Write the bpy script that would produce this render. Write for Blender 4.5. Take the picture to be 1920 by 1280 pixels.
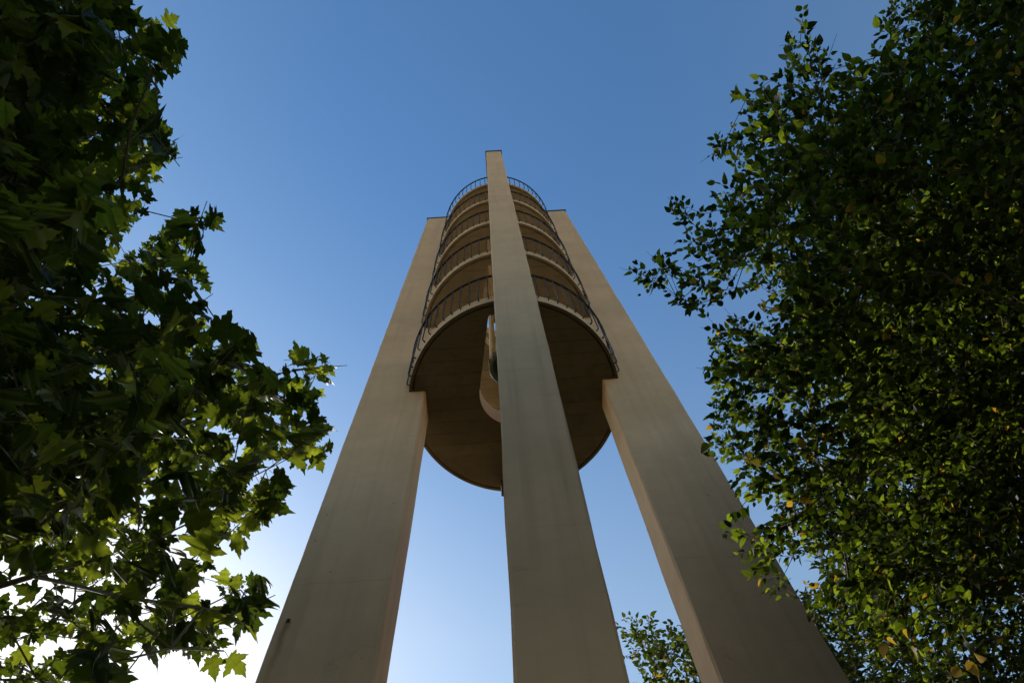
import bpy, bmesh, math, random
import numpy as np
from mathutils import Vector, Matrix, noise
from mathutils.geometry import tessellate_polygon

for o in list(bpy.data.objects):
    bpy.data.objects.remove(o, do_unlink=True)
scene = bpy.context.scene
COL = scene.collection
rng = np.random.default_rng(11)
random.seed(11)

# ------------------------------------------------------------------ camera
# solved from the photograph: focal length in pixels (1920 wide) and the zenith's vanishing point
F, VX, VY = 1370.92, 903.68, 138.16
def _unit(v): return v / np.linalg.norm(v)
N_ = _unit(np.array([VX - 960, VY - 640, F]))
R_ = np.array([1., 0, 0]); R_ = _unit(R_ - N_ * (R_ @ N_))
W_ = np.cross(R_, N_)
if W_[1] < 0: W_ = -W_
EYE = np.array([0, 0, 1.6])
B_ = np.array([R_, W_, N_])                 # camera (x right, y down, z forward) -> world
cam_data = bpy.data.cameras.new('camera')
cam = bpy.data.objects.new('camera', cam_data); COL.objects.link(cam)
cx, cy, cz = B_[:, 0], -B_[:, 1], -B_[:, 2]
cam.matrix_world = Matrix(((cx[0], cy[0], cz[0], EYE[0]), (cx[1], cy[1], cz[1], EYE[1]), (cx[2], cy[2], cz[2], EYE[2]), (0, 0, 0, 1)))
cam_data.sensor_fit = 'HORIZONTAL'; cam_data.sensor_width = 36.0
cam_data.lens = F / 1920 * 36
cam_data.clip_start = 0.05; cam_data.clip_end = 3000
scene.camera = cam
def ray(px, py):
    return _unit(B_ @ np.array([px - 960, py - 640, F]))
def at(px, py, dist):
    return EYE + ray(px, py) * dist
def project(P):
    q = (np.atleast_2d(P) - EYE) @ B_
    z = np.where(q[:, 2] > 1e-3, q[:, 2], 1e-3)
    return np.c_[960 + F * q[:, 0] / z, 640 + F * q[:, 1] / z, q[:, 2]]

# ------------------------------------------------------------------ sky, sun, exposure
SUN_AZ, SUN_EL = math.radians(-39.5), math.radians(32.0)
SUN = np.array([math.sin(SUN_AZ) * math.cos(SUN_EL), math.cos(SUN_AZ) * math.cos(SUN_EL), math.sin(SUN_EL)])
world = bpy.data.worlds.new('World'); scene.world = world; world.use_nodes = True
nt = world.node_tree; nt.nodes.clear()
sky = nt.nodes.new('ShaderNodeTexSky'); sky.sky_type = 'NISHITA'; sky.sun_disc = False
sky.sun_elevation = SUN_EL; sky.sun_rotation = SUN_AZ
sky.altitude = 100; sky.air_density = 1.05; sky.dust_density = 0.85; sky.ozone_density = 6.0
bg = nt.nodes.new('ShaderNodeBackground'); bg.inputs['Strength'].default_value = 0.15
wo = nt.nodes.new('ShaderNodeOutputWorld')
tint = nt.nodes.new('ShaderNodeMix'); tint.data_type = 'RGBA'; tint.blend_type = 'MULTIPLY'; tint.inputs[0].default_value = 1.0
# paler towards the horizon
tz = nt.nodes.new('ShaderNodeTexCoord'); sz_ = nt.nodes.new('ShaderNodeSeparateXYZ'); nt.links.new(tz.outputs['Generated'], sz_.inputs[0])
zr_ = nt.nodes.new('ShaderNodeMapRange'); zr_.inputs[1].default_value = .985; zr_.inputs[2].default_value = .74; nt.links.new(sz_.outputs[2], zr_.inputs[0])
hz = nt.nodes.new('ShaderNodeMix'); hz.data_type = 'RGBA'; hz.inputs[6].default_value = (0.80, 1.03, 1.04, 1); hz.inputs[7].default_value = (1.68, 1.45, 1.09, 1)
nt.links.new(zr_.outputs[0], hz.inputs[0]); nt.links.new(hz.outputs[2], tint.inputs[7])
nt.links.new(sky.outputs[0], tint.inputs[6]); 
# thin bright haze low in the sky towards the sun
tc = nt.nodes.new('ShaderNodeTexCoord')
cdir = nt.nodes.new('ShaderNodeVectorMath'); cdir.operation = 'DOT_PRODUCT'; cdir.inputs[1].default_value = tuple(ray(40, 1400))
nt.links.new(tc.outputs['Generated'], cdir.inputs[0])
r1 = nt.nodes.new('ShaderNodeMapRange'); r1.interpolation_type = 'SMOOTHSTEP'; r1.inputs[1].default_value = .968; r1.inputs[2].default_value = 1.0; nt.links.new(cdir.outputs['Value'], r1.inputs[0])
cmx = nt.nodes.new('ShaderNodeMix'); cmx.data_type = 'RGBA'; nt.links.new(r1.outputs[0], cmx.inputs[0]); cmx.inputs[7].default_value = (6.4, 6.6, 6.8, 1)
nt.links.new(tint.outputs[2], cmx.inputs[6]); nt.links.new(cmx.outputs[2], bg.inputs['Color']); nt.links.new(bg.outputs[0], wo.inputs['Surface'])
sl = bpy.data.lights.new('sun', 'SUN'); sl.energy = 4.8; sl.angle = math.radians(0.53); sl.color = (1.0, 0.93, 0.82)
so = bpy.data.objects.new('sun', sl); COL.objects.link(so)
so.rotation_euler = Vector(-SUN).to_track_quat('-Z', 'Y').to_euler()
so.location = SUN * 40
scene.view_settings.view_transform = 'Standard'; scene.view_settings.look = 'None'
scene.view_settings.gamma = 1.0; scene.view_settings.exposure = 0.42
scene.view_settings.use_curve_mapping = False
scene.render.engine = 'CYCLES'
scene.cycles.use_adaptive_sampling = True; scene.cycles.adaptive_threshold = 0.035; scene.cycles.adaptive_min_samples = 16
scene.cycles.caustics_reflective = False; scene.cycles.caustics_refractive = False
scene.cycles.max_bounces = 3; scene.cycles.diffuse_bounces = 3; scene.cycles.transmission_bounces = 2; scene.cycles.transparent_max_bounces = 8

# ------------------------------------------------------------------ helpers
def tag(o, label=None, cat=None, group=None, kind=None):
    if label: o['label'] = label
    if cat: o['category'] = cat
    if group: o['group'] = group
    if kind: o['kind'] = kind
    return o
def empty(name, loc=(0, 0, 0), rz=0.0):
    o = bpy.data.objects.new(name, None); COL.objects.link(o)
    o.location = loc; o.rotation_euler = (0, 0, rz); o.empty_display_size = 0.3
    return o
def link(name, me, mat=None, parent=None, smooth=False):
    if mat and not me.materials: me.materials.append(mat)
    if smooth:
        me.polygons.foreach_set('use_smooth', [True] * len(me.polygons))
    o = bpy.data.objects.new(name, me); COL.objects.link(o)
    if parent: o.parent = parent
    return o
def mesh_np(name, verts, faces, k):
    """verts (n,3), faces (m,k) with k corners each"""
    me = bpy.data.meshes.new(name)
    nf = len(faces)
    me.vertices.add(len(verts)); me.vertices.foreach_set('co', np.asarray(verts, np.float32).ravel())
    me.loops.add(nf * k); me.loops.foreach_set('vertex_index', np.asarray(faces, np.int32).ravel())
    me.polygons.add(nf)
    me.polygons.foreach_set('loop_start', np.arange(0, nf * k, k, dtype=np.int32))
    me.polygons.foreach_set('loop_total', np.full(nf, k, np.int32))
    me.update(calc_edges=True)
    return me
def from_bm(name, bm):
    me = bpy.data.meshes.new(name); bmesh.ops.recalc_face_normals(bm, faces=bm.faces); bm.to_mesh(me); bm.free(); return me
def box_mesh(name, x0, x1, y0, y1, z0, z1, bevel=0.0, seg=1):
    bm = bmesh.new()
    bmesh.ops.create_cube(bm, size=1)
    for v in bm.verts:
        v.co = Vector((x0 + (v.co.x + .5) * (x1 - x0), y0 + (v.co.y + .5) * (y1 - y0), z0 + (v.co.z + .5) * (z1 - z0)))
    if bevel: bmesh.ops.bevel(bm, geom=list(bm.edges), offset=bevel, segments=seg, affect='EDGES')
    return from_bm(name, bm)
def lathe(name, prof, n=48):
    vs, fs = [], []
    for i in range(n):
        a = 2 * math.pi * i / n
        for r, z in prof: vs.append((r * math.cos(a), r * math.sin(a), z))
    m = len(prof)
    for i in range(n):
        j = (i + 1) % n
        for k in range(m - 1): fs.append((i * m + k, j * m + k, j * m + k + 1, i * m + k + 1))
    me = bpy.data.meshes.new(name); me.from_pydata(vs, [], fs); me.update(); return me

class Nodes:
    def __init__(s, name):
        s.m = bpy.data.materials.new(name); s.m.use_nodes = True; s.t = s.m.node_tree; s.t.nodes.clear()
        s.out = s.t.nodes.new('ShaderNodeOutputMaterial')
    def n(s, typ, **kw):
        nd = s.t.nodes.new(typ)
        for k, v in kw.items():
            if k.startswith('_'): setattr(nd, k[1:], v)
        return nd
    def l(s, a, b): s.t.links.new(a, b)
    def val(s, sock, v):
        if hasattr(v, 'is_output'): s.l(v, sock)
        else: sock.default_value = v
    def math(s, op, a, b=0.0, clamp=False):
        nd = s.t.nodes.new('ShaderNodeMath'); nd.operation = op; nd.use_clamp = clamp
        s.val(nd.inputs[0], a); s.val(nd.inputs[1], b); return nd.outputs[0]
    def mix(s, fac, a, b, blend='MIX'):
        nd = s.t.nodes.new('ShaderNodeMix'); nd.data_type = 'RGBA'; nd.blend_type = blend
        s.val(nd.inputs[0], fac); s.val(nd.inputs[6], a); s.val(nd.inputs[7], b); return nd.outputs[2]
    def noise(s, vec, scale, detail=4, rough=.55, dist=0.0):
        nd = s.t.nodes.new('ShaderNodeTexNoise'); s.l(vec, nd.inputs['Vector'])
        nd.inputs['Scale'].default_value = scale; nd.inputs['Detail'].default_value = detail
        nd.inputs['Roughness'].default_value = rough; nd.inputs['Distortion'].default_value = dist
        return nd.outputs['Fac']
    def ramp(s, fac, lo, hi, a=0.0, b=1.0):
        nd = s.t.nodes.new('ShaderNodeMapRange'); s.l(fac, nd.inputs[0]); nd.clamp = True
        nd.inputs[1].default_value = lo; nd.inputs[2].default_value = hi; nd.inputs[3].default_value = a; nd.inputs[4].default_value = b
        return nd.outputs[0]
    def coords(s, which='Object'): return s.t.nodes.new('ShaderNodeTexCoord').outputs[which]
    def scalev(s, vec, sc):
        nd = s.t.nodes.new('ShaderNodeMapping'); s.l(vec, nd.inputs[0]); nd.inputs['Scale'].default_value = sc; return nd.outputs[0]
    def sep(s, vec):
        nd = s.t.nodes.new('ShaderNodeSeparateXYZ'); s.l(vec, nd.inputs[0]); return nd.outputs
    def bump(s, h, strength, distance):
        nd = s.t.nodes.new('ShaderNodeBump'); s.l(h, nd.inputs['Height']); nd.inputs['Strength'].default_value = strength; nd.inputs['Distance'].default_value = distance
        return nd.outputs[0]
    def principled(s, color, rough=.8, metal=0.0, normal=None, spec=.3):
        b = s.t.nodes.new('ShaderNodeBsdfPrincipled')
        s.val(b.inputs['Base Color'], color); s.val(b.inputs['Roughness'], rough); b.inputs['Metallic'].default_value = metal
        b.inputs['Specular IOR Level'].default_value = spec
        if normal: s.l(normal, b.inputs['Normal'])
        s.l(b.outputs[0], s.out.inputs['Surface']); return b

# ------------------------------------------------------------------ materials
def concrete(name, base, stain, boards=False, pour=0.0, rust=None):
    N = Nodes(name); co = N.coords('Object')
    big = N.noise(co, 0.9, 5, .6); mid = N.noise(co, 5.0, 6, .65); fine = N.noise(co, 60.0, 4, .7)
    streak = N.noise(N.scalev(co, (3.2, 3.2, 0.10)), 1.6, 5, .6)
    c = N.mix(N.ramp(big, .35, .68), (*base, 1), (*[b * .82 for b in base], 1))
    c = N.mix(N.math('MULTIPLY', N.ramp(streak, .50, .72), .75), c, (*stain, 1))
    c = N.mix(N.ramp(mid, .3, .75, 0, .35), c, (*[b * .72 for b in base], 1))
    c = N.mix(N.ramp(fine, .62, .78, 0, .5), c, (*[b * .6 for b in base], 1))
    height = N.math('ADD', N.math('MULTIPLY', mid, .6), N.math('MULTIPLY', fine, .25))
    x, y, z = N.sep(co)
    if pour:                                 # pour joints and the patched cracks along them
        ph = N.math('FRACT', N.math('DIVIDE', N.math('ADD', z, N.math('MULTIPLY', N.noise(co, 1.7, 3), .10)), pour))
        dj = N.math('ABSOLUTE', N.math('SUBTRACT', ph, .5))
        jn = N.math('MULTIPLY', N.ramp(dj, .0, .008, 1, 0), N.ramp(N.noise(co, 2.3, 3), .42, .56))
        c = N.mix(N.math('MULTIPLY', jn, .22), c, (*[b * .5 for b in base], 1))
        height = N.math('SUBTRACT', height, N.math('MULTIPLY', jn, .25))
        # fine horizontal shutter lines
        ph2 = N.math('FRACT', N.math('DIVIDE', z, .62)); d2 = N.math('ABSOLUTE', N.math('SUBTRACT', ph2, .5))
        j2 = N.math('MULTIPLY', N.ramp(d2, .0, .02, 1, 0), N.ramp(N.noise(co, 3.1, 3), .5, .62))
        c = N.mix(N.math('MULTIPLY', j2, .3), c, (*[b * .5 for b in base], 1))
        # rain streaks that start at uneven heights, and shutter tie holes
        rs = N.noise(N.scalev(co, (9, 9, .16)), 1.3, 4, .55)
        c = N.mix(N.math('MULTIPLY', N.ramp(rs, .56, .70), N.ramp(N.noise(co, .6, 2), .4, .6, .05, .4)), c, (*[b * .58 for b in base], 1))
        sp = N.n('ShaderNodeTexVoronoi', _feature='F1'); N.l(co, sp.inputs['Vector']); sp.inputs['Scale'].default_value = 2.6
        pit = N.math('MULTIPLY', N.ramp(sp.outputs['Distance'], .018, .035, 1, 0), N.ramp(N.noise(co, 1.2, 2), .46, .52))
        c = N.mix(N.math('MULTIPLY', pit, .8), c, (*[b * .22 for b in base], 1))
        height = N.math('SUBTRACT', height, pit)
        # fine crazing and patched cracks
        cr = N.n('ShaderNodeTexVoronoi', _feature='DISTANCE_TO_EDGE'); cr.inputs['Scale'].default_value = .8
        wv = N.n('ShaderNodeVectorMath', _operation='ADD'); N.l(co, wv.inputs[0])
        nv = N.n('ShaderNodeTexNoise'); N.l(co, nv.inputs['Vector']); nv.inputs['Scale'].default_value = 3.0; nv.inputs['Detail'].default_value = 5
        N.l(nv.outputs['Color'], wv.inputs[1]); N.l(wv.outputs[0], cr.inputs['Vector'])
        ck = N.math('MULTIPLY', N.ramp(cr.outputs['Distance'], .0, .012, 1, 0), N.ramp(N.noise(co, .9, 3), .54, .62))
        c = N.mix(N.math('MULTIPLY', ck, .22), c, (*[b * .3 for b in base], 1))
    if boards:                               # shutter-board marks left in the slab soffit
        bx = N.math('FRACT', N.math('DIVIDE', N.math('ADD', y, N.math('MULTIPLY', N.noise(co, 1.1, 2), .02)), .21))
        d = N.math('ABSOLUTE', N.math('SUBTRACT', bx, .5))
        jn = N.math('MULTIPLY', N.ramp(d, 0, .035, 1, 0), N.ramp(N.noise(N.scalev(co, (1, 5, 1)), 2.0, 3), .36, .56))
        wn = N.n('ShaderNodeTexWhiteNoise', _noise_dimensions='1D')
        N.l(N.math('FLOOR', N.math('ADD', N.math('DIVIDE', y, .21), .5)), wn.inputs['W'])
        c = N.mix(N.math('MULTIPLY', wn.outputs[0], .5), c, (*[b * .55 for b in base], 1))
        c = N.mix(N.math('MULTIPLY', N.ramp(N.noise(co, 1.6, 5, .6, 1.0), .50, .62), .4), c, (*stain, 1))
        c = N.mix(N.math('MULTIPLY', jn, .95), c, (*[b * .28 for b in base], 1))
        height = N.math('SUBTRACT', height, N.math('MULTIPLY', jn, 1.2))
    if rust:                                 # a rusty tie bolt and the streak that runs down from it
        rx, rz, sgn = rust
        dx = N.math('ABSOLUTE', N.math('ADD', N.math('SUBTRACT', x, rx), N.math('MULTIPLY', N.math('SUBTRACT', N.noise(co, 6, 2), .5), .05)))
        dz = N.math('SUBTRACT', rz, z)
        run = N.math('MULTIPLY', N.ramp(dx, .0, .05, 1, 0), N.math('MULTIPLY', N.ramp(dz, 0, .03), N.ramp(dz, .1, 1.0, 1, 0)))
        c = N.mix(N.math('MULTIPLY', run, .75), c, (.13, .062, .02, 1))
        dot = N.math('MULTIPLY', N.ramp(dx, .012, .026, 1, 0), N.ramp(N.math('ABSOLUTE', dz), .02, .04, 1, 0))
        c = N.mix(dot, c, (.02, .012, .008, 1))
    N.principled(c, .88, 0, N.bump(height, .55, .012), .2)
    return N.m
M = {}
BASE = (.50, .34, .205)
M['pillar'] = concrete('painted_concrete', BASE, (.36, .25, .155), pour=3.1)
M['pillar_rust'] = concrete('painted_concrete_with_rust', BASE, (.36, .25, .155), pour=3.1, rust=(-2.33, 7.20, 1))
M['pillar_plain'] = concrete('painted_concrete_edge', tuple(b * .95 for b in BASE), (.36, .26, .16))
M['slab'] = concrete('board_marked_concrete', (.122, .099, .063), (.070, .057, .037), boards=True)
M['slab_upper_lit'] = concrete('board_marked_concrete_upper_lit', (.25, .20, .132), (.16, .125, .08), boards=True)  # lighter copy: the extra light on upper soffits is put into the colour
def metal(name, col, rough=.5, m=0.0):
    N = Nodes(name); co = N.coords('Object')
    c = N.mix(N.ramp(N.noise(co, 14, 4), .4, .7, 0, .6), (*col, 1), (*[v * 1.7 + .006 for v in col], 1))
    N.principled(c, rough, m, N.bump(N.noise(co, 70, 3), .2, .003), .4); return N.m
M['rail'] = metal('dark_painted_steel', (.006, .0055, .006), .65)
M['flash'] = metal('dark_sheet_flashing', (.02, .022, .024), .4, .3)
M['bronze'] = metal('patinated_bronze', (.022, .034, .028), .5, .3)
M['frame'] = metal('ochre_bell_frame', (.30, .22, .11), .6)
M['timber'] = metal('dark_timber', (.05, .032, .02), .8)

def leaf_mat(name, cols, back, yellow=None, yamt=0.0, trans=.30, veins=False):
    N = Nodes(name)
    geo = N.n('ShaderNodeNewGeometry'); oi = N.n('ShaderNodeObjectInfo')
    rnd = N.math('FRACT', N.math('ADD', geo.outputs['Random Per Island'], N.math('MULTIPLY', oi.outputs['Random'], 7.31)))
    rnd2 = N.math('FRACT', N.math('MULTIPLY', rnd, 37.7))
    co = N.coords('Object')
    c = N.mix(rnd, (*cols[0], 1), (*cols[1], 1))
    t = N.mix(N.math('POWER', rnd, 2.6), (*back[0], 1), (*back[1], 1))
    if yellow:
        k = N.ramp(rnd2, 1 - yamt, 1 - yamt + .004)
        c = N.mix(k, c, (*yellow[0], 1)); t = N.mix(k, t, (*yellow[1], 1))
    uv = N.n('ShaderNodeUVMap').outputs[0]; ux, uy, _ = N.sep(uv); au = N.math('ABSOLUTE', ux)
    if veins:
        rib = N.ramp(au, .004, .016, 1, 0)
        for slope, off in ((.62, .02), (.05, .0)):
            dl = N.math('ABSOLUTE', N.math('SUBTRACT', N.math('SUBTRACT', uy, off), N.math('MULTIPLY', au, slope)))
            rib = N.math('MAXIMUM', rib, N.ramp(dl, .004, .018, .9, 0))
        side = N.math('ABSOLUTE', N.math('SUBTRACT', N.math('FRACT', N.math('MULTIPLY', N.math('SUBTRACT', uy, N.math('MULTIPLY', au, 1.0)), 7.0)), .5))
        rib = N.math('MAXIMUM', rib, N.ramp(side, .02, .10, .35, 0))
        t = N.mix(N.math('MULTIPLY', rib, .55), t, (*[v * .35 for v in back[0]], 1)); c = N.mix(N.math('MULTIPLY', rib, .6), c, (.10, .12, .05, 1))
        blot = N.ramp(N.noise(co, 9, 4), .66, .74, 0, .7)
        c = N.mix(blot, c, (.07, .045, .015, 1)); t = N.mix(blot, t, (.10, .06, .01, 1))
    else:
        rib = N.ramp(au, .01, .035, .5, 0); t = N.mix(rib, t, (*[v * .4 for v in back[0]], 1))
    b = N.n('ShaderNodeBsdfPrincipled'); N.l(c, b.inputs['Base Color'])
    b.inputs['Roughness'].default_value = .5; b.inputs['Specular IOR Level'].default_value = .13
    tr = N.n('ShaderNodeBsdfTranslucent'); N.l(t, tr.inputs['Color'])
    mx = N.n('ShaderNodeMixShader'); mx.inputs[0].default_value = trans
    N.l(b.outputs[0], mx.inputs[1]); N.l(tr.outputs[0], mx.inputs[2]); N.l(mx.outputs[0], N.out.inputs['Surface'])
    return N.m
M['leaf_plane'] = leaf_mat('plane_leaf', ((.010, .020, .005), (.020, .034, .008)), ((.06, .10, .006), (.55, .64, .04)), veins=True)
M['leaf_elm'] = leaf_mat('small_leaf', ((.007, .014, .004), (.014, .023, .005)), ((.03, .055, .003), (.42, .55, .03)),
                         ((.30, .17, .02), (.80, .48, .04)), .018)
M['leaf_far'] = leaf_mat('far_leaf', ((.009, .018, .005), (.018, .028, .007)), ((.04, .07, .005), (.20, .24, .025)),
                         ((.32, .19, .02), (.70, .44, .04)), .07)
def bark(name, a, b):
    N = Nodes(name); co = N.coords('Object')
    c = N.mix(N.ramp(N.noise(co, 4, 5, .6), .4, .62), (*a, 1), (*b, 1))
    N.principled(c, .9, 0, N.bump(N.noise(N.scalev(co, (1, 1, .3)), 26, 5), .7, .02), .15); return N.m
M['bark_plane'] = bark('plane_bark', (.10, .085, .06), (.20, .17, .12))
M['bark_elm'] = bark('dark_bark', (.05, .038, .028), (.09, .07, .05))

# ------------------------------------------------------------------ ground
N = Nodes('warm_bounce_ground'); co = N.coords('Object')  # unseen ground, warm colour picked for the light it bounces up
g = N.mix(N.ramp(N.noise(co, .02, 6), .40, .6), (.50, .38, .22, 1), (.42, .32, .18, 1))
g = N.mix(N.ramp(N.noise(co, 2, 5), .4, .7, 0, .5), g, (.36, .26, .11, 1))
N.principled(g, .95, 0, N.bump(N.noise(co, 8, 4), .8, .04), .1); M['ground'] = N.m
N = Nodes('low_bounce_lawn'); co = N.coords('Object')  # dark colour holds down the bounce near the tower
g = N.mix(N.ramp(N.noise(co, .8, 6), .40, .64), (.030, .042, .012, 1), (.060, .052, .022, 1))
g = N.mix(N.ramp(N.noise(co, 40, 3), .5, .75, 0, .6), g, (.02, .026, .008, 1))
N.principled(g, .95, 0, N.bump(N.noise(co, 60, 3), .8, .03), .1); M['added_lawn'] = N.m
def disc_mesh(name, r, z, n=96, cx=0, cy=0):
    vs = [(cx + r * math.cos(2 * math.pi * i / n), cy + r * math.sin(2 * math.pi * i / n), z) for i in range(n)]
    me = bpy.data.meshes.new(name); me.from_pydata(vs, [], [tuple(range(n))]); me.update(); return me
tag(link('ground', disc_mesh('ground', 1500, 0), M['ground']), kind='structure')

# ------------------------------------------------------------------ bell tower
RAD = 1.70                                     # radius of the round floors
TA = -0.0537
TC = np.array([0.2698, 2.902]) * RAD
HW, RI, RO = 0.150 * RAD, 0.832 * RAD, 1.430 * RAD
Z0 = 1.6 + 6.3032 * RAD; SP = 1.8373 * RAD; TH = 0.17 * RAD; RAIL = 0.756 * RAD
ZT = 1.6 + 15.15 * RAD
tag(link('added_lawn', disc_mesh('added_lawn', 20, .004, 96, TC[0], TC[1] - 3), M['added_lawn']), kind='structure')  # unseen dark disc added to limit ground bounce onto soffits and pillars
tower = empty('bell_tower', (TC[0], TC[1], 0), TA)
tag(tower, 'tall beige concrete bell tower of rectangular pillars holding five round railed floors', 'bell tower')

def pillar_mesh(name, seed):
    """a tall shaft, radial axis = +x; arrises rounded and slightly uneven"""
    r = random.Random(seed)
    nz = 60; b = .018
    vs, fs = [], []
    x0, x1 = RI, RO
    ring = [(x0 + b, -HW), (x1 - b, -HW), (x1, -HW + b), (x1, HW - b), (x1 - b, HW), (x0 + b, HW), (x0, HW - b), (x0, -HW + b)]
    k = len(ring)
    for i in range(nz + 1):
        z = ZT * i / nz
        if 0 < i < nz: z += r.uniform(-.12, .12)
        for (x, y) in ring:
            j = 0.0045
            vs.append((x + r.uniform(-j, j), y + r.uniform(-j, j), z))
    for i in range(nz):
        for q in range(k):
            fs.append((i * k + q, i * k + (q + 1) % k, (i + 1) * k + (q + 1) % k, (i + 1) * k + q))
    fs.append(tuple(range(nz * k, nz * k + k)))
    me = bpy.data.meshes.new(name); me.from_pydata(vs, [], fs); me.update(); return me
def rotated(me, a, off=(0, 0, 0)):
    me.transform(Matrix.Translation(off) @ Matrix.Rotation(a, 4, 'Z')); return me
FRONT_OFF = 0.018 * RAD
for i, (a, off) in enumerate(((-math.pi / 2, (FRONT_OFF, 0, 0)), (0, (0, -.008, 0)), (math.pi / 2, (0, 0, 0)), (math.pi, (0, -.008, 0)))):
    p = link('pillar', rotated(pillar_mesh('pillar', 5 + i), a, off), M['pillar_rust'] if i == 3 else M['pillar'], tower)
    capm = box_mesh('cap', RI - .03, RO + .03, -HW - .03, HW + .03, ZT + .002, ZT + .085, .008)
    link('cap', rotated(capm, a, off), M['flash'], p)

def hole_outline(wide, start, neck, end, n=96):
    """teardrop opening, narrow at the front pillar, rounded at its far end; as points by angle round its centre"""
    y0, y1 = start, end
    c = np.array([0, (y0 + y1) / 2 * .9])
    rr = wide
    pts = []
    # right side bottom -> round end -> left side
    pts.append((neck, y0))
    for t in np.linspace(-.12, math.pi + .12, 26): pts.append((rr * math.cos(t), (y1 - rr) + rr * math.sin(t)))
    pts.append((-neck, y0))
    P = np.array(pts); out = []
    for i in range(n):
        a = 2 * math.pi * (i + .5) / n; d = np.array([math.cos(a), math.sin(a)]); best = None
        for k in range(len(P)):
            p, q = P[k] - c, P[(k + 1) % len(P)] - c
            A = np.array([[d[0], -(q - p)[0]], [d[1], -(q - p)[1]]])
            if abs(np.linalg.det(A)) < 1e-9: continue
            t, s = np.linalg.solve(A, p)
            if t > 0 and -1e-6 <= s <= 1 + 1e-6 and (best is None or t < best): best = t
        out.append(c + d * best)
    return c, np.array(out)
def slab_mesh(name, k, z, wide, start, neck, end):
    n = 192; c, hole = hole_outline(wide, start, neck, end, n); kerb = c + (hole - c) * 1.10
    rings = []
    def circ(r):
        out = []
        for i in range(n):
            a = 2 * math.pi * (i + .5) / n; d = np.array([math.cos(a), math.sin(a)])
            bq = c @ d; t = -bq + math.sqrt(bq * bq - c @ c + r * r); out.append(c + d * t)
        return np.array(out)
    zb, zt = z, z + TH
    seq = [(hole, zb), (circ(.955), zb), (circ(.955), zb + .03), (circ(.972), zb + .03), (circ(.972), zb), (circ(.996), zb), (circ(1.0), zb + .008), (circ(1.0), zt - .012), (circ(.993), zt), (kerb, zt), (kerb, zt + .13), (hole, zt + .13)]
    vs = []
    for q, zz in seq: vs += [(p[0] * RAD, p[1] * RAD, zz) for p in q]
    fs = []; m = len(seq)
    for e in range(m):
        e2 = (e + 1) % m
        for i in range(n):
            j = (i + 1) % n; fs.append((e * n + i, e * n + j, e2 * n + j, e2 * n + i))
    me = bpy.data.meshes.new(name); me.from_pydata(vs, [], fs); me.update()
    me.materials.append(M['slab'] if k == 0 else M['slab_upper_lit']); me.materials.append(M['pillar_plain'])
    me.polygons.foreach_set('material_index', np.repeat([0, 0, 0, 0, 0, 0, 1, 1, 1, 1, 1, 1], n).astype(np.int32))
    return me
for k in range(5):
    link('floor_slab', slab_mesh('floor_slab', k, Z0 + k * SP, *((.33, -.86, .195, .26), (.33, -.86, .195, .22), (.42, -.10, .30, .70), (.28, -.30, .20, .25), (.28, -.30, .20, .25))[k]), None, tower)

# railings: four arcs a floor between the pillars, bars hooked into the slab edge
RR = 1.032 * RAD
def tube(path, r, sides=6, closed_ends=True):
    path = [Vector(p) for p in path]; vs, fs = [], []
    for i, p in enumerate(path):
        d = (path[min(i + 1, len(path) - 1)] - path[max(i - 1, 0)]).normalized()
        u = d.orthogonal().normalized() if i == 0 else (uprev - d * uprev.dot(d)).normalized()
        uprev = u; w = d.cross(u)
        rad = r[i] if isinstance(r, (list, tuple)) else r
        for s in range(sides):
            a = 2 * math.pi * s / sides; vs.append(p + (u * math.cos(a) + w * math.sin(a)) * rad)
    for i in range(len(path) - 1):
        for s in range(sides):
            fs.append((i * sides + s, i * sides + (s + 1) % sides, (i + 1) * sides + (s + 1) % sides, (i + 1) * sides + s))
    fs.append(tuple(range(sides))[::-1]); fs.append(tuple(range((len(path) - 1) * sides, len(path) * sides)))
    return vs, fs
def tube_mesh(name, path, r, sides=6):
    vs, fs = tube(path, r, sides); me = bpy.data.meshes.new(name); me.from_pydata([tuple(v) for v in vs], [], fs); me.update(); return me
zr = RAIL
bal = tube_mesh('baluster', [(RR, 0, zr - .01), (RR, 0, TH * .62 + .05), (RR - .012, 0, TH * .62 + .015), (RR - .035, 0, TH * .62), (RAD - .03, 0, TH * .62)], .0112, 6)
bal.materials.append(M['rail'])
def rail_mesh(name, a0, a1):
    n = 28; vs, fs = [], []
    for i in range(n + 1):
        a = a0 + (a1 - a0) * i / n
        for (dr, dz) in ((-.019, -.010), (.019, -.010), (.019, .010), (-.019, .010)):
            vs.append(((RR + dr) * math.cos(a), (RR + dr) * math.sin(a), zr + dz))
    for i in range(n):
        for s in range(4): fs.append((i * 4 + s, i * 4 + (s + 1) % 4, (i + 1) * 4 + (s + 1) % 4, (i + 1) * 4 + s))
    fs.append((3, 2, 1, 0)); fs.append((n * 4, n * 4 + 1, n * 4 + 2, n * 4 + 3))
    me = bpy.data.meshes.new(name); me.from_pydata(vs, [], fs); me.update(); return me
half = math.asin(HW / RR)
NB = 14
for k in range(5):
    for q in range(4):
        a0 = q * math.pi / 2 + half - .01; a1 = (q + 1) * math.pi / 2 - half + .01
        h = link('railing', rail_mesh('railing', a0, a1), M['rail'], tower); h.location = (0, 0, Z0 + k * SP)
        for b in range(NB):
            a = a0 + (a1 - a0) * (b + .5 + random.uniform(-.03, .03)) / NB
            o = bpy.data.objects.new('baluster', bal); COL.objects.link(o); o.parent = h; o.rotation_euler = (0, 0, a)

def loc3(lx, ly, z):
    return np.array([TC[0] + lx * math.cos(TA) - ly * math.sin(TA), TC[1] + lx * math.sin(TA) + ly * math.cos(TA), z])
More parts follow.
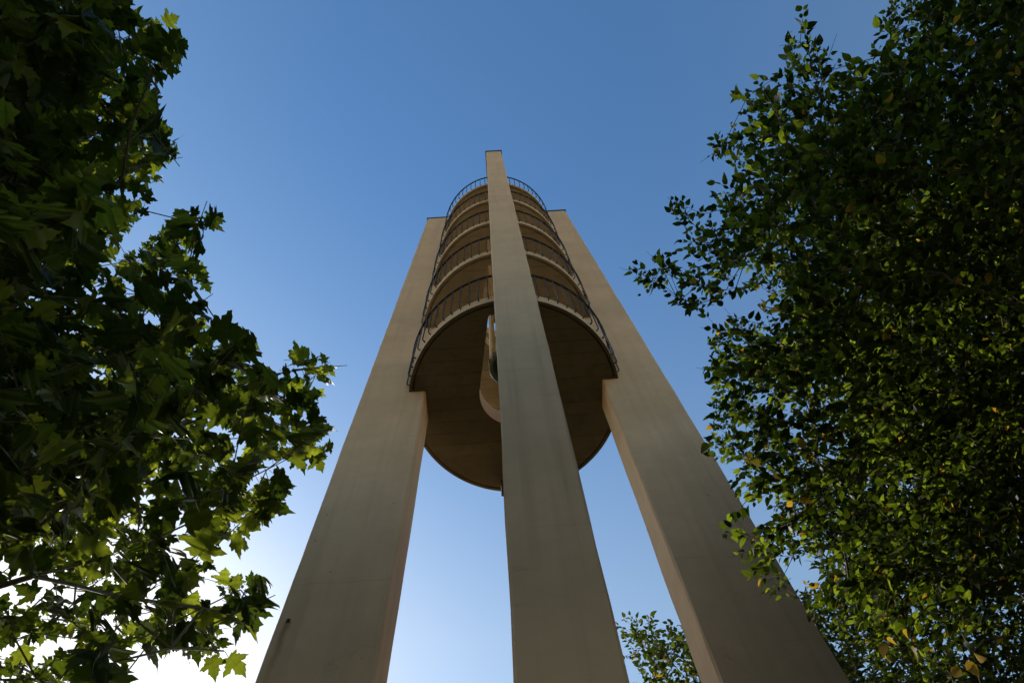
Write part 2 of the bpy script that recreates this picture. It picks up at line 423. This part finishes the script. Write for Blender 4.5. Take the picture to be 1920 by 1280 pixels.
# steel frame in the shaft that carries the bells
for z in (Z0 + SP * .93, Z0 + SP * 1.93):
    for sx in (-1, 1):
        link('bell_beam', box_mesh('bell_beam', sx * .30 - .03, sx * .30 + .03, -1.32, .50, z - .12, z - .005, .006), M['frame'], tower)
for sx in (-1, 1):
    link('hanger_rod', tube_mesh('hanger_rod', [(sx * .34, -.62, Z0 + TH + .001), (sx * .34, -.62, Z0 + SP * .93 - .12)], .022, 8), M['frame'], tower)
# short dark tube at the back pillar under the lowest floor
link('dark_tube', tube_mesh('dark_tube', [(-HW - .03, RI + .06, Z0 + .05), (-HW - .03, RI + .06, Z0 - .42)], .03, 8), M['rail'], tower)

def bell(lx, ly, zrim, R, label):
    root = empty('bell', loc3(lx, ly, zrim), TA); tag(root, label, 'bell', 'bells hung in the tower')
    prof = [(1.0, 0), (1.0, .05), (.93, .14), (.80, .36), (.68, .66), (.60, .98), (.55, 1.18), (.44, 1.30), (.20, 1.36), (.001, 1.37), (.001, 1.30), (.40, 1.22), (.50, 1.10), (.56, .8), (.66, .5), (.80, .2), (.90, .02), (1.0, 0)]
    s = link('shell', lathe('shell', [(r * R, z * R) for r, z in prof], 48), M['bronze'], root, True)
    link('rim', lathe('rim', [(r * R, z * R) for r, z in ((.985, -.012), (1.03, .0), (1.03, .06), (.985, .075), (.985, -.012))], 48), M['bronze'], s, True)
    cl = link('clapper', lathe('clapper', [(.001, 1.25 * R), (.035 * R, 1.25 * R), (.04 * R, .3 * R), (.15 * R, .12 * R), (.17 * R, .02 * R), (.10 * R, -.10 * R), (.001, -.13 * R)], 20), M['rail'], root, True)
    link('headstock', box_mesh('headstock', -.36, .36, -.09, .09, 1.38 * R, 1.38 * R + .2, .015), M['timber'], root)
def bell_at(px, py, h):
    d = ray(px, py); P = EYE + d * ((h - 1.6) / d[2])
    w = P[:2] - TC; c, s = math.cos(-TA), math.sin(-TA)
    return (w[0] * c - w[1] * s, w[0] * s + w[1] * c, h)
bell(*bell_at(952, 690, Z0 + 1.75), .33, 'dark green bronze bell hanging low in the shaft, its mouth beside the front pillar')
bell(*bell_at(948, 606, Z0 + SP + 1.75), .22, 'smaller dark bell higher in the shaft, above the green bell')

# ------------------------------------------------------------------ trees
def poly_sd(poly, p):
    """signed distance in pixels, positive inside"""
    poly = np.array(poly, float); a = poly; b = np.roll(poly, -1, 0)
    p = np.atleast_2d(p); out = np.zeros(len(p))
    for s in range(0, len(p), 20000):
        q = p[s:s + 20000, None, :]
        e = b - a; w = q - a[None]
        t = np.clip((w * e).sum(2) / (e * e).sum(1), 0, 1)
        d = np.linalg.norm(w - e[None] * t[..., None], axis=2).min(1)
        cond = (a[None, :, 1] > q[..., 1]) != (b[None, :, 1] > q[..., 1])
        xs = a[None, :, 0] + (q[..., 1] - a[None, :, 1]) * e[None, :, 0] / np.where(e[None, :, 1] == 0, 1e-9, e[None, :, 1])
        ins = ((cond & (q[..., 0] < xs)).sum(1) % 2) == 1
        out[s:s + 20000] = np.where(ins, d, -d)
    return out
def smooth_noise(P, scale, seed):
    return np.array([noise.noise(Vector(p) * scale + Vector((seed, seed * .7, -seed))) for p in P])

def triangulate(outline):
    tri = tessellate_polygon([[Vector((x, y, 0)) for x, y in outline]])
    return np.array(tri, int)
def plane_leaf(seed):
    r = random.Random(seed)
    half = [(0, 0), (.10, -.07), (.25, -.11), (.29, -.03), (.47, -.04), (.41, .09), (.33, .17), (.46, .20), (.50, .30), (.63, .33), (.76, .50), (.57, .50), (.50, .57), (.40, .53), (.27, .50), (.29, .62), (.38, .74), (.25, .78), (.21, .89), (.11, .92)]
    j = lambda p: (p[0] * (1 + r.uniform(-.09, .09)), p[1] + r.uniform(-.025, .025))
    R = [j(p) for p in half]; L = [(-x, y) for x, y in [j(p) for p in half[1:]]][::-1]
    out = [(0, 0)] + R[1:] + [(r.uniform(-.04, .04), 1.14)] + L
    tri = triangulate(out); o = np.array(out)
    ph = r.uniform(0, 6)
    k1, k2, k3 = r.uniform(.0, .4), r.uniform(-.05, .5), r.uniform(.03, .09)
    z = k1 * np.abs(o[:, 0]) - k2 * o[:, 1] ** 2 + k3 * np.sin(5 * o[:, 0] + 4 * o[:, 1] + ph) - r.uniform(.0, .6) * o[:, 0] ** 2 + r.uniform(-.15, .15) * o[:, 0] * o[:, 1]
    o = o * np.array([r.uniform(.85, 1.12), 1.0])
    return np.c_[o, z], tri
def ovate_leaf(seed):
    r = random.Random(seed)
    half = [(0, 0), (.22, .13), (.31, .42), (.19, .76)]
    R = half; L = [(-x * r.uniform(.9, 1.05), y) for x, y in half[1:]][::-1]
    out = R + [(r.uniform(-.04, .04), 1.06)] + L
    o = np.array(out)
    z = r.uniform(.1, .6) * np.abs(o[:, 0]) - r.uniform(.0, .45) * o[:, 1] ** 2
    o = o * np.array([r.uniform(.8, 1.2), 1.0])
    return np.c_[o, z], triangulate(out)

class Skeleton:
    """a branching frame: nodes with parents; tips are joined to the nearest wood that lies nearer the root"""
    def __init__(s, p): s.P = [np.array(p, float)]; s.par = [-1]; s.dep = [0.0]
    def add(s, p, par):
        p = np.array(p, float); s.P.append(p); s.par.append(par); s.dep.append(s.dep[par] + np.linalg.norm(p - s.P[par])); return len(s.P) - 1
    def path(s, pts, par, step=.35, wob=.05, sag=0.0):
        for q in pts:
            q = np.array(q, float); a = s.P[par].copy(); L = np.linalg.norm(q - a); n = max(1, int(L / step))
            for i in range(1, n + 1):
                t = i / n; p = a + (q - a) * t
                if i < n: p = p + rng.normal(0, wob, 3)
                p = p - np.array([0, 0, sag * 4 * t * (1 - t)])
                par = s.add(p, par)
        return par
    def join(s, A, step=.3, k=.35, wob=.03, lift=.0):
        order = np.argsort(np.linalg.norm(A - s.P[0], axis=1)); tips = np.zeros(len(A), int)
        cap = len(s.P) + len(A) * 14 + 10
        buf = np.zeros((cap, 3)); dep = np.zeros(cap); m = len(s.P); buf[:m] = s.P; dep[:m] = s.dep
        for i in order:
            d = np.linalg.norm(buf[:m] - A[i], axis=1) + k * dep[:m] * .25
            b = int(d.argmin())
            e = s.path([A[i]], b, step, wob, -lift)
            new = len(s.P)
            if new > cap: break
            buf[m:new] = s.P[m:]; dep[m:new] = s.dep[m:]; m = new; tips[i] = e
        return tips
    def radii(s, tip, power, maxr):
        n = len(s.P); cnt = np.zeros(n); has = np.zeros(n, bool)
        for p in s.par:
            if p >= 0: has[p] = True
        cnt[~has] = 1
        for i in range(n - 1, 0, -1): cnt[s.par[i]] += cnt[i]
        return np.minimum(tip * cnt ** power, maxr)
def frame_from(d):
    d = d / np.linalg.norm(d, axis=1)[:, None]
    ref = np.where(np.abs(d[:, 2:3]) < .9, np.array([[0, 0, 1.]]), np.array([[1., 0, 0]]))
    u = np.cross(ref, d); u /= np.linalg.norm(u, axis=1)[:, None]; w = np.cross(d, u); return u, w
def tubes_np(name, A, B, ra, rb, sides):
    n = len(A); u, w = frame_from(B - A)
    ang = np.arange(sides) * 2 * math.pi / sides
    ca, sa = np.cos(ang), np.sin(ang)
    ringA = A[:, None] + (u[:, None] * ca[None, :, None] + w[:, None] * sa[None, :, None]) * ra[:, None, None]
    ringB = B[:, None] + (u[:, None] * ca[None, :, None] + w[:, None] * sa[None, :, None]) * rb[:, None, None]
    V = np.concatenate([ringA, ringB], 1).reshape(-1, 3)
    s = np.arange(sides); f = np.stack([s, (s + 1) % sides, sides + (s + 1) % sides, sides + s], 1)
    Fc = (np.arange(n)[:, None, None] * 2 * sides + f[None]).reshape(-1, 4)
    return mesh_np(name, V, Fc, 4)
def leaf_frames(pos, direc, tilt):
    """leaf axis = direc, blade normal roughly skyward with random tilt -> (n,3,3) columns x,y,z"""
    n = len(pos); y = direc / np.linalg.norm(direc, axis=1)[:, None]
    nz = np.array([[0, 0, 1.]]) + rng.normal(0, tilt, (n, 3))
    x = np.cross(y, nz); x /= np.linalg.norm(x, axis=1)[:, None] + 1e-9; z = np.cross(x, y)
    return np.stack([x, y, z], 2)

def build_tree(name, label, root_pos, limbs, attract, leaf_fn, leaf_size, per_twig, twig_len, mats, group=None, tilt=.45, trunk_r=.2, tip_r=.003, n_single=280, droop=.35, wob=.04, petiole=.35, power=.46, trunk_top=None, poly=None, slack=6):
    root = empty(name, root_pos); tag(root, label, 'tree', group)
    base = np.array(root_pos, float)
    sk = Skeleton(base)
    top = sk.path([trunk_top], 0, .4, .02)
    ntrunk = top
    for L in limbs: sk.path(L, top, .35, .03)
    tips = sk.join(attract, .28, .35, wob)
    P = np.array(sk.P); par = np.array(sk.par); rad = sk.radii(tip_r, power, trunk_r)
    for i in range(ntrunk + 1): rad[i] = trunk_r * (1.25 - .35 * i / max(1, ntrunk))
    # trunk
    tv, tf = tube([P[i] - base for i in range(ntrunk + 1)], [float(rad[i]) for i in range(ntrunk + 1)], 14)
    me = bpy.data.meshes.new('trunk'); me.from_pydata([tuple(v) for v in tv], [], tf); me.update()
    link('trunk', me, mats[1], root, True)
    idx = np.arange(ntrunk + 1, len(P)); A = P[par[idx]] - base; Bp = P[idx] - base
    big = rad[idx] > .012
    ra = np.minimum(rad[par[idx]], rad[idx] * 1.35)
    own = np.full(len(P), -1)
    for i in range(ntrunk + 1, len(P)): own[i] = i if par[i] <= ntrunk else own[par[i]]
    for q in np.unique(own[idx][big]):
        m = big & (own[idx] == q)
        link('limb', tubes_np('limb', A[m], Bp[m], ra[m], rad[idx][m], 9), mats[1], root, True)
    # leaves along the last bit of wood behind every tip
    T = P[tips] - base; back = P[par[tips]] - base
    ax = T - back; ax /= np.linalg.norm(ax, axis=1)[:, None]
    out = T - (np.array(trunk_top) - base); out /= np.linalg.norm(out, axis=1)[:, None]
    ax = ax * .6 + out * .5 + np.array([0, 0, -.10]) + rng.normal(0, .25, ax.shape); ax /= np.linalg.norm(ax, axis=1)[:, None]
    n = len(T); k = per_twig
    u, w = frame_from(ax)
    t = (np.arange(k) + rng.uniform(.1, .9, (n, k))) / k                       # along the twig
    ph = (np.arange(k) % 2) * math.pi + rng.normal(0, .6, (n, k)) + rng.uniform(0, 6.28, (n, 1))
    side = u[:, None] * np.cos(ph)[..., None] + w[:, None] * np.sin(ph)[..., None]
    side[..., 2] *= .45
    node = T[:, None] + ax[:, None] * (t[..., None] - .35) * twig_len
    sz = leaf_size * rng.uniform(.45, 1.25, (n, k))
    dirv = side * (1.05 - .65 * t[..., None]) + ax[:, None] * (.45 + .5 * t[..., None]) + np.array([0, 0, -droop]) + rng.normal(0, .22, (n, k, 3))
    dirv /= np.linalg.norm(dirv, axis=2)[..., None]
    pet = dirv * .7 + side * .5; pos = node + pet * (sz * petiole)[..., None]
    node, pos, dirv, sz = node.reshape(-1, 3), pos.reshape(-1, 3), dirv.reshape(-1, 3), sz.ravel()
    keep = rng.random(len(pos)) < .93; node, pos, dirv, sz = node[keep], pos[keep], dirv[keep], sz[keep]
    if poly is not None:                       # keep the crown's ragged outline
        tipq = project(pos + base + dirv * (sz * .6)[:, None]); inf = (tipq[:, 2] > .3) & (tipq[:, 0] > -150) & (tipq[:, 0] < 2070) & (tipq[:, 1] > -150) & (tipq[:, 1] < 1430)
        keep = np.ones(len(pos), bool); ii = np.where(inf)[0]
        keep[ii] = poly_sd(poly, tipq[ii, :2]) > -slack - rng.exponential(slack * .5, len(ii))
        node, pos, dirv, sz = node[keep], pos[keep], dirv[keep], sz[keep]
    stalk = slice(None) if leaf_size > .1 else slice(0, 0)
    # twigs and leaf stalks
    sm = ~big; twig_ok = np.ones(n, bool)
    if poly is not None:
        def within(Q, extra):
            pq = project(Q + base); f_ = (pq[:, 2] > .3) & (pq[:, 0] > -150) & (pq[:, 0] < 2070) & (pq[:, 1] > -150) & (pq[:, 1] < 1430)
            r_ = np.ones(len(Q), bool); k_ = np.where(f_)[0]; r_[k_] = poly_sd(poly, pq[k_, :2]) > extra; return r_
        sm = sm & within(Bp, -slack * 2); twig_ok = within(T + ax * twig_len * .45, -slack * 1.6)
    T_, ax_ = T[twig_ok], ax[twig_ok]; n = len(T_)
    A2 = np.concatenate([A[sm], T_ - ax_ * twig_len * .35, node[stalk]]); B2 = np.concatenate([Bp[sm], T_ + ax_ * twig_len * .62, pos[stalk]])
    r2a = np.concatenate([ra[sm], np.full(n, tip_r * 1.1), np.full(len(node[stalk]), tip_r * .42)])
    r2b = np.concatenate([rad[idx][sm], np.full(n, tip_r * .5), np.full(len(node[stalk]), tip_r * .36)])
    tag(link('twigs', tubes_np('twigs', A2, B2, r2a, r2b, 3), mats[1], root), kind='stuff')
    Fm = leaf_frames(pos, dirv, tilt)
    NV = 8; var = [leaf_fn(s) for s in range(NV)]
    which = rng.integers(0, NV, len(pos))
    pr = project(pos + base); dist = np.linalg.norm(pos + base - EYE, axis=1)
    inside = (pr[:, 2] > 0) & (pr[:, 0] > 5) & (pr[:, 0] < 1915) & (pr[:, 1] > 5) & (pr[:, 1] < 1275)
    score = np.where(inside, sz / dist, -1); single = np.argsort(-score)[:n_single]; single = single[score[single] > 0]
    is_s = np.zeros(len(pos), bool); is_s[single] = True
    vmesh = []
    for v, f in var:
        m = mesh_np('leaf', v, f, 3); m.uv_layers.new(name='uv').data.foreach_set('uv', v[f.ravel(), :2].astype(np.float32).ravel()); m.materials.append(mats[0]); vmesh.append(m)
    for i in single:
        o = bpy.data.objects.new('leaf', vmesh[which[i]]); COL.objects.link(o); o.parent = root
        R = Fm[i] * sz[i]; p = pos[i]
        o.matrix_local = Matrix(((R[0, 0], R[0, 1], R[0, 2], p[0]), (R[1, 0], R[1, 1], R[1, 2], p[1]), (R[2, 0], R[2, 1], R[2, 2], p[2]), (0, 0, 0, 1)))
    V, Fc, off = [], [], 0
    uvs = []
    for q in range(NV):
        m = (which == q) & ~is_s; v, f = var[q]
        vv = np.einsum('nij,vj->nvi', Fm[m] * sz[m][:, None, None], v) + pos[m][:, None]
        uvs.append(np.tile(v[f.ravel(), :2].astype(np.float32), (int(m.sum()), 1))); V.append(vv.reshape(-1, 3)); Fc.append((np.arange(m.sum())[:, None, None] * len(v) + f[None] + off).reshape(-1, 3)); off += m.sum() * len(v)
    fm = mesh_np('foliage', np.concatenate(V), np.concatenate(Fc), 3)
    fm.uv_layers.new(name='uv').data.foreach_set('uv', np.concatenate(uvs).ravel())
    tag(link('foliage', fm, mats[0], root), kind='stuff')
    print(name, 'leaves', len(pos), 'nodes', len(P))
    return root

def crown_points(n, centre, radii, poly, seed, margin=10, shell=.35, clump=.9, thr=-.12, bad=None, floor=2.6, thin=None):
    c = np.array(centre); rr = np.array(radii); got = []; tot = 0
    while tot < n:
        q = rng.normal(0, 1, (6000, 3)); q /= np.linalg.norm(q, axis=1)[:, None]
        q *= (rng.random((6000, 1)) ** shell)
        P = c + q * rr; P = P[P[:, 2] > floor]
        pr = project(P)
        sd = poly_sd(poly, pr[:, :2]); ok = (pr[:, 2] < .3) | (sd > margin + rng.exponential(10, len(sd)))
        if bad is not None: ok &= ~bad(P)
        P = P[ok]
        nz = smooth_noise(P, clump, seed) + .5 * smooth_noise(P, clump * 2.3, seed + 9)
        P = P[nz > thr]
        pr = project(P); far_out = (pr[:, 2] < .3) | (pr[:, 0] < -250) | (pr[:, 0] > 2170) | (pr[:, 1] < -250) | (pr[:, 1] > 1530)
        P = P[~far_out | (rng.random(len(P)) < .35)]
        if thin is not None: P = P[rng.random(len(P)) < thin(P, project(P))]
        got.append(P); tot += len(P)
    return np.concatenate(got)[:n]

# --- plane tree at the left
POLY_L = [(-4000, -4000), (150, -4000), (200, -300), (240, 0), (255, 40), (330, 60), (335, 150), (300, 190), (290, 235), (328, 250), (325, 300), (285, 330), (265, 370), (262, 400), (280, 420), (330, 425), (340, 392), (405, 395), (408, 425), (375, 470), (388, 500), (385, 550), (372, 620), (400, 640), (440, 618), (475, 640), (480, 670), (540, 690), (600, 655), (622, 690), (590, 740), (575, 770), (608, 800), (618, 858), (570, 880), (530, 870), (525, 950), (480, 975), (465, 1025), (420, 1020), (330, 985), (350, 1050), (420, 1075), (500, 1090), (500, 1130), (470, 1170), (430, 1170), (400, 1190), (455, 1215), (440, 1240), (370, 1255), (330, 1220), (250, 1200), (245, 1270), (180, 1275), (100, 1400), (-200, 2200), (-4000, 4000)]
def bad_left(P): return (P[:, 0] > -.55)
cL = (-4.5, 2.2, 6.3); rL = (3.8, 4.4, 3.5)
attL = crown_points(1850, cL, rL, POLY_L, 3.3, margin=4, shell=.40, clump=.85, thr=-.10, bad=bad_left, thin=lambda P, q: np.where((q[:, 2] > 0) & (q[:, 1] > 960), .20, np.where((q[:, 2] > 0) & (q[:, 0] < 130) & (q[:, 0] > -300), 1.0, np.where(poly_sd(POLY_L, q[:, :2]) < 130, np.where(q[:, 1] < 620, .27, .34), .5))))
tipsL = np.array([at(*p) for p in ((300, 90, 4.6), (305, 130, 4.5), (300, 265, 4.4), (380, 405, 4.7), (365, 440, 4.8), (350, 520, 5.0), (440, 650, 4.9), (420, 690, 5.2), (520, 700, 5.0), (585, 690, 4.9), (550, 760, 5.0), (570, 830, 4.7), (540, 800, 5.2), (500, 880, 4.9), (470, 940, 4.6), (400, 960, 4.5), (460, 1105, 4.0), (440, 1150, 3.9), (420, 1220, 3.8), (330, 1130, 3.7), (215, 1240, 3.4), (290, 1010, 4.3), (240, 1150, 3.6))])
TREE_L = build_tree('plane_tree', 'broadleaf tree with large lobed star-shaped leaves filling the left side', (-5.3, 2.9, 0),
           [[at(60, 870, 5.6), at(330, 800, 5.1), at(520, 740, 5.0)], [at(40, 560, 5.8), at(230, 330, 5.2), at(290, 130, 4.8)], [at(60, 1080, 5.0), at(230, 1120, 4.2), at(380, 1140, 4.0)], [(-5.0, 1.2, 6.0), (-4.6, -.2, 7.2)], [(-6.2, 3.6, 6.2), (-6.8, 4.2, 7.6)], [(-5.2, 2.6, 7), (-4.9, 2.3, 8.8)]],
           np.concatenate([attL, tipsL]), plane_leaf, .128, 10, .36, (M['leaf_plane'], M['bark_plane']), tilt=.42, trunk_r=.24, tip_r=.0045, droop=.30, trunk_top=(-5.15, 2.75, 4.0), poly=POLY_L, slack=8)

# --- small-leaved tree at the right
POLY_R = [(4000, -4000), (1700, -4000), (1655, 0), (1650, 70), (1600, 110), (1560, 95), (1525, 15), (1485, 30), (1482, 100), (1462, 145), (1390, 165), (1382, 205), (1410, 215), (1340, 265), (1335, 292), (1395, 305), (1380, 335), (1310, 360), (1258, 385), (1256, 412), (1290, 450), (1250, 478), (1182, 508), (1190, 532), (1240, 552), (1275, 580), (1328, 585), (1350, 558), (1400, 552), (1425, 585), (1360, 602), (1335, 622), (1345, 660), (1330, 700), (1345, 735), (1342, 775), (1326, 845), (1352, 855), (1390, 852), (1396, 885), (1372, 912), (1400, 935), (1372, 962), (1362, 1012), (1395, 1052), (1432, 1095), (1480, 1105), (1520, 1135), (1530, 1172), (1560, 1210), (1610, 1290), (1750, 1600), (2000, 2400), (4000, 4000)]
def bad_right(P): return (np.linalg.norm(P - EYE, axis=1) < 4.4) | ((P[:, 1] > 3.9) & (P[:, 0] < 3.6)) | (P[:, 0] < .6)
cR = (4.9, 1.9, 6.6); rR = (4.6, 4.6, 3.9)
attR = crown_points(14500, cR, rR, POLY_R, 8.1, margin=2, shell=.42, clump=1.0, thr=-.02, bad=bad_right, thin=lambda P, q: np.where((q[:, 2] > 0) & (poly_sd(POLY_R, q[:, :2]) < 75), .42, 1.0))
tipsR = np.array([at(*p) for p in ((1505, 35, 6.0), (1500, 80, 6.0), (1400, 185, 5.9), (1355, 275, 5.9), (1275, 395, 6.0), (1300, 420, 6.0), (1205, 515, 5.9), (1240, 500, 5.9), (1225, 530, 5.9), (1270, 560, 5.9), (1310, 570, 5.8), (1350, 620, 5.6), (1345, 690, 5.5), (1345, 830, 5.3), (1385, 860, 5.3), (1390, 950, 5.0), (1380, 1000, 5.0), (1440, 1080, 4.8), (1500, 1120, 4.6))])
TREE_R = build_tree('small_leaved_tree', 'dense tree with small oval leaves, some yellow, filling the right side', (5.6, 2.2, 0),
           [[at(1900, 530, 6.2), at(1700, 478, 6.2), at(1560, 510, 6.2), at(1400, 480, 6.1)], [at(1880, 860, 6.0), at(1650, 880, 5.8), at(1480, 850, 5.6)], [at(1950, 250, 6.8), at(1700, 180, 6.5), at(1560, 140, 6.3)], [at(1900, 1100, 5.4), at(1650, 1060, 5.0)], [(6.0, .6, 6.2), (6.4, -.8, 7.5)], [(6.6, 3.0, 6.2), (7.4, 3.6, 7.6)], [(5.5, 2.0, 7.2), (5.2, 1.8, 9.4)]],
           np.concatenate([attR, tipsR]), ovate_leaf, .066, 14, .33, (M['leaf_elm'], M['bark_elm']), tilt=.5, trunk_r=.22, tip_r=.0024, droop=.25, petiole=.18, trunk_top=(5.5, 2.1, 4.2), power=.44, poly=POLY_R, slack=9)

# --- further tree behind the right pillar
POLY_B = [(1168, 1190), (1185, 1168), (1225, 1172), (1245, 1195), (1262, 1162), (1300, 1150), (1400, 1120), (1700, 1100), (2400, 1300), (2400, 3000), (900, 3000), (1100, 1500), (1190, 1290), (1200, 1265), (1180, 1235)]
cB = at(1420, 1440, 12.0); 
attB = crown_points(2600, cB, (3.3, 2.6, 3.2), POLY_B, 5.7, margin=5, shell=.45, clump=.9, thr=-.2)
tipsB = np.array([at(*p) for p in ((1185, 1185, 11.5), (1205, 1190, 11.5), (1225, 1185, 11.5), (1262, 1190, 11.5), (1190, 1230, 11.4), (1230, 1215, 11.5))])
build_tree('distant_tree', 'small-leaved tree with yellowing sprays seen between front and right pillars', (cB[0] + .4, cB[1] + .6, 0),
           [[at(1330, 1330, 11.8), at(1250, 1230, 11.5)], [cB + np.array([1.2, .4, .6])], [cB + np.array([.2, -.6, 2.0])]],
           np.concatenate([attB, tipsB]), ovate_leaf, .085, 13, .40, (M['leaf_far'], M['bark_elm']), tilt=.5, trunk_r=.18, tip_r=.0028, n_single=150, droop=.25, petiole=.18, trunk_top=(cB[0] + .35, cB[1] + .5, cB[2] - 1.6), power=.44)

# --- unseen copies added behind the viewer and beyond the tower for their shade
def copy_tree(src, loc, rz, sc, label, group='unseen trees added for shade behind the viewer'):
    c = src.copy(); COL.objects.link(c); c.location = loc; c.rotation_euler = (0, 0, rz); c.scale = (sc, sc, sc); c['label'] = label; c['group'] = group
    for ch in src.children:
        if ch.name.split('.')[0] == 'leaf': continue
        d = ch.copy(); COL.objects.link(d); d.parent = c
for loc, rz, sc, lab in (((-5.5, -6.5, 0), 2.2, .95, 'unseen leafy tree added behind the viewer on the left for its shade'),
                         ((7.0, -6.5, 0), 3.0, .95, 'unseen leafy tree added behind the viewer on the right for its shade')):
    copy_tree(TREE_R, loc, rz, sc, lab)
copy_tree(TREE_R, (-8.5, 17.0, 0), .4, 1.12, 'unseen big leafy tree added far beyond the left pillar to block sun', 'unseen trees added for shade beyond the tower')

# --- a few large leaves already turned yellow, hanging nearest the viewer
M['leaf_yellow_dim'] = leaf_mat('yellow_leaf_dim', ((.16, .10, .012), (.24, .15, .02)), ((.34, .20, .015), (.55, .36, .03)), trans=.4, veins=True)  # dimmed copy for the low clusters, their shade put into the colour
M['leaf_yellow_lit'] = leaf_mat('yellow_leaf_lit', ((.40, .26, .02), (.50, .33, .03)), ((.70, .46, .03), (.85, .60, .05)), trans=.5, veins=True)  # brighter copy for the upper clusters, sunlight put into the colour
yb = np.array(TREE_R.location)
ym = []
for q in range(3):
    v, f = ovate_leaf(40 + q); v = v * np.array([1.25, 1, 1]); me = mesh_np('leaf', v, f, 3)
    me.uv_layers.new(name='uv').data.foreach_set('uv', v[f.ravel(), :2].astype(np.float32).ravel()); me.materials.append(M['leaf_yellow_dim']); ym.append(me)
yg = [m_.copy() for m_ in ym]
for m_ in yg: m_.materials.clear(); m_.materials.append(M['leaf_yellow_lit'])
for (bx_, by_, bd), spots in (((1800, 1120, 4.3), [(1700, 1178), (1668, 1192), (1650, 1205), (1660, 1225), (1706, 1212)]), ((1900, 1190, 4.3), [(1812, 1238), (1782, 1252), (1830, 1228)]),
                              ((1520, 600, 4.45), [(1420, 572), (1432, 578), (1445, 582), (1426, 562)]), ((1480, 900, 4.4), [(1405, 846), (1412, 862), (1400, 858), (1452, 880)])):
    hub = at(*spots[0], bd); 
    tw = tube_mesh('twig', [at(bx_, by_, bd + .25) - yb, (at(bx_, by_, bd + .25) + hub) / 2 + np.array([0, 0, .05]) - yb, hub - yb], [.006, .004, .002], 5)
    link('twig', tw, M['bark_elm'], TREE_R)
    for q, (px, py) in enumerate(spots):
        p = at(px, py, bd + random.uniform(-.08, .08)); y_ = p + np.array([random.uniform(-.4, .4), random.uniform(-.4, .4), -.75]) - p
        Fr = leaf_frames(p[None], y_[None], .8)[0] * random.uniform(.05, .075)
        o = bpy.data.objects.new('leaf', (ym if by_ > 1000 else yg)[q % 3]); COL.objects.link(o); o.parent = TREE_R; pp = p - yb
        o.matrix_local = Matrix(((*Fr[0], pp[0]), (*Fr[1], pp[1]), (*Fr[2], pp[2]), (0, 0, 0, 1))); o['label'] = 'large yellow autumn leaf'
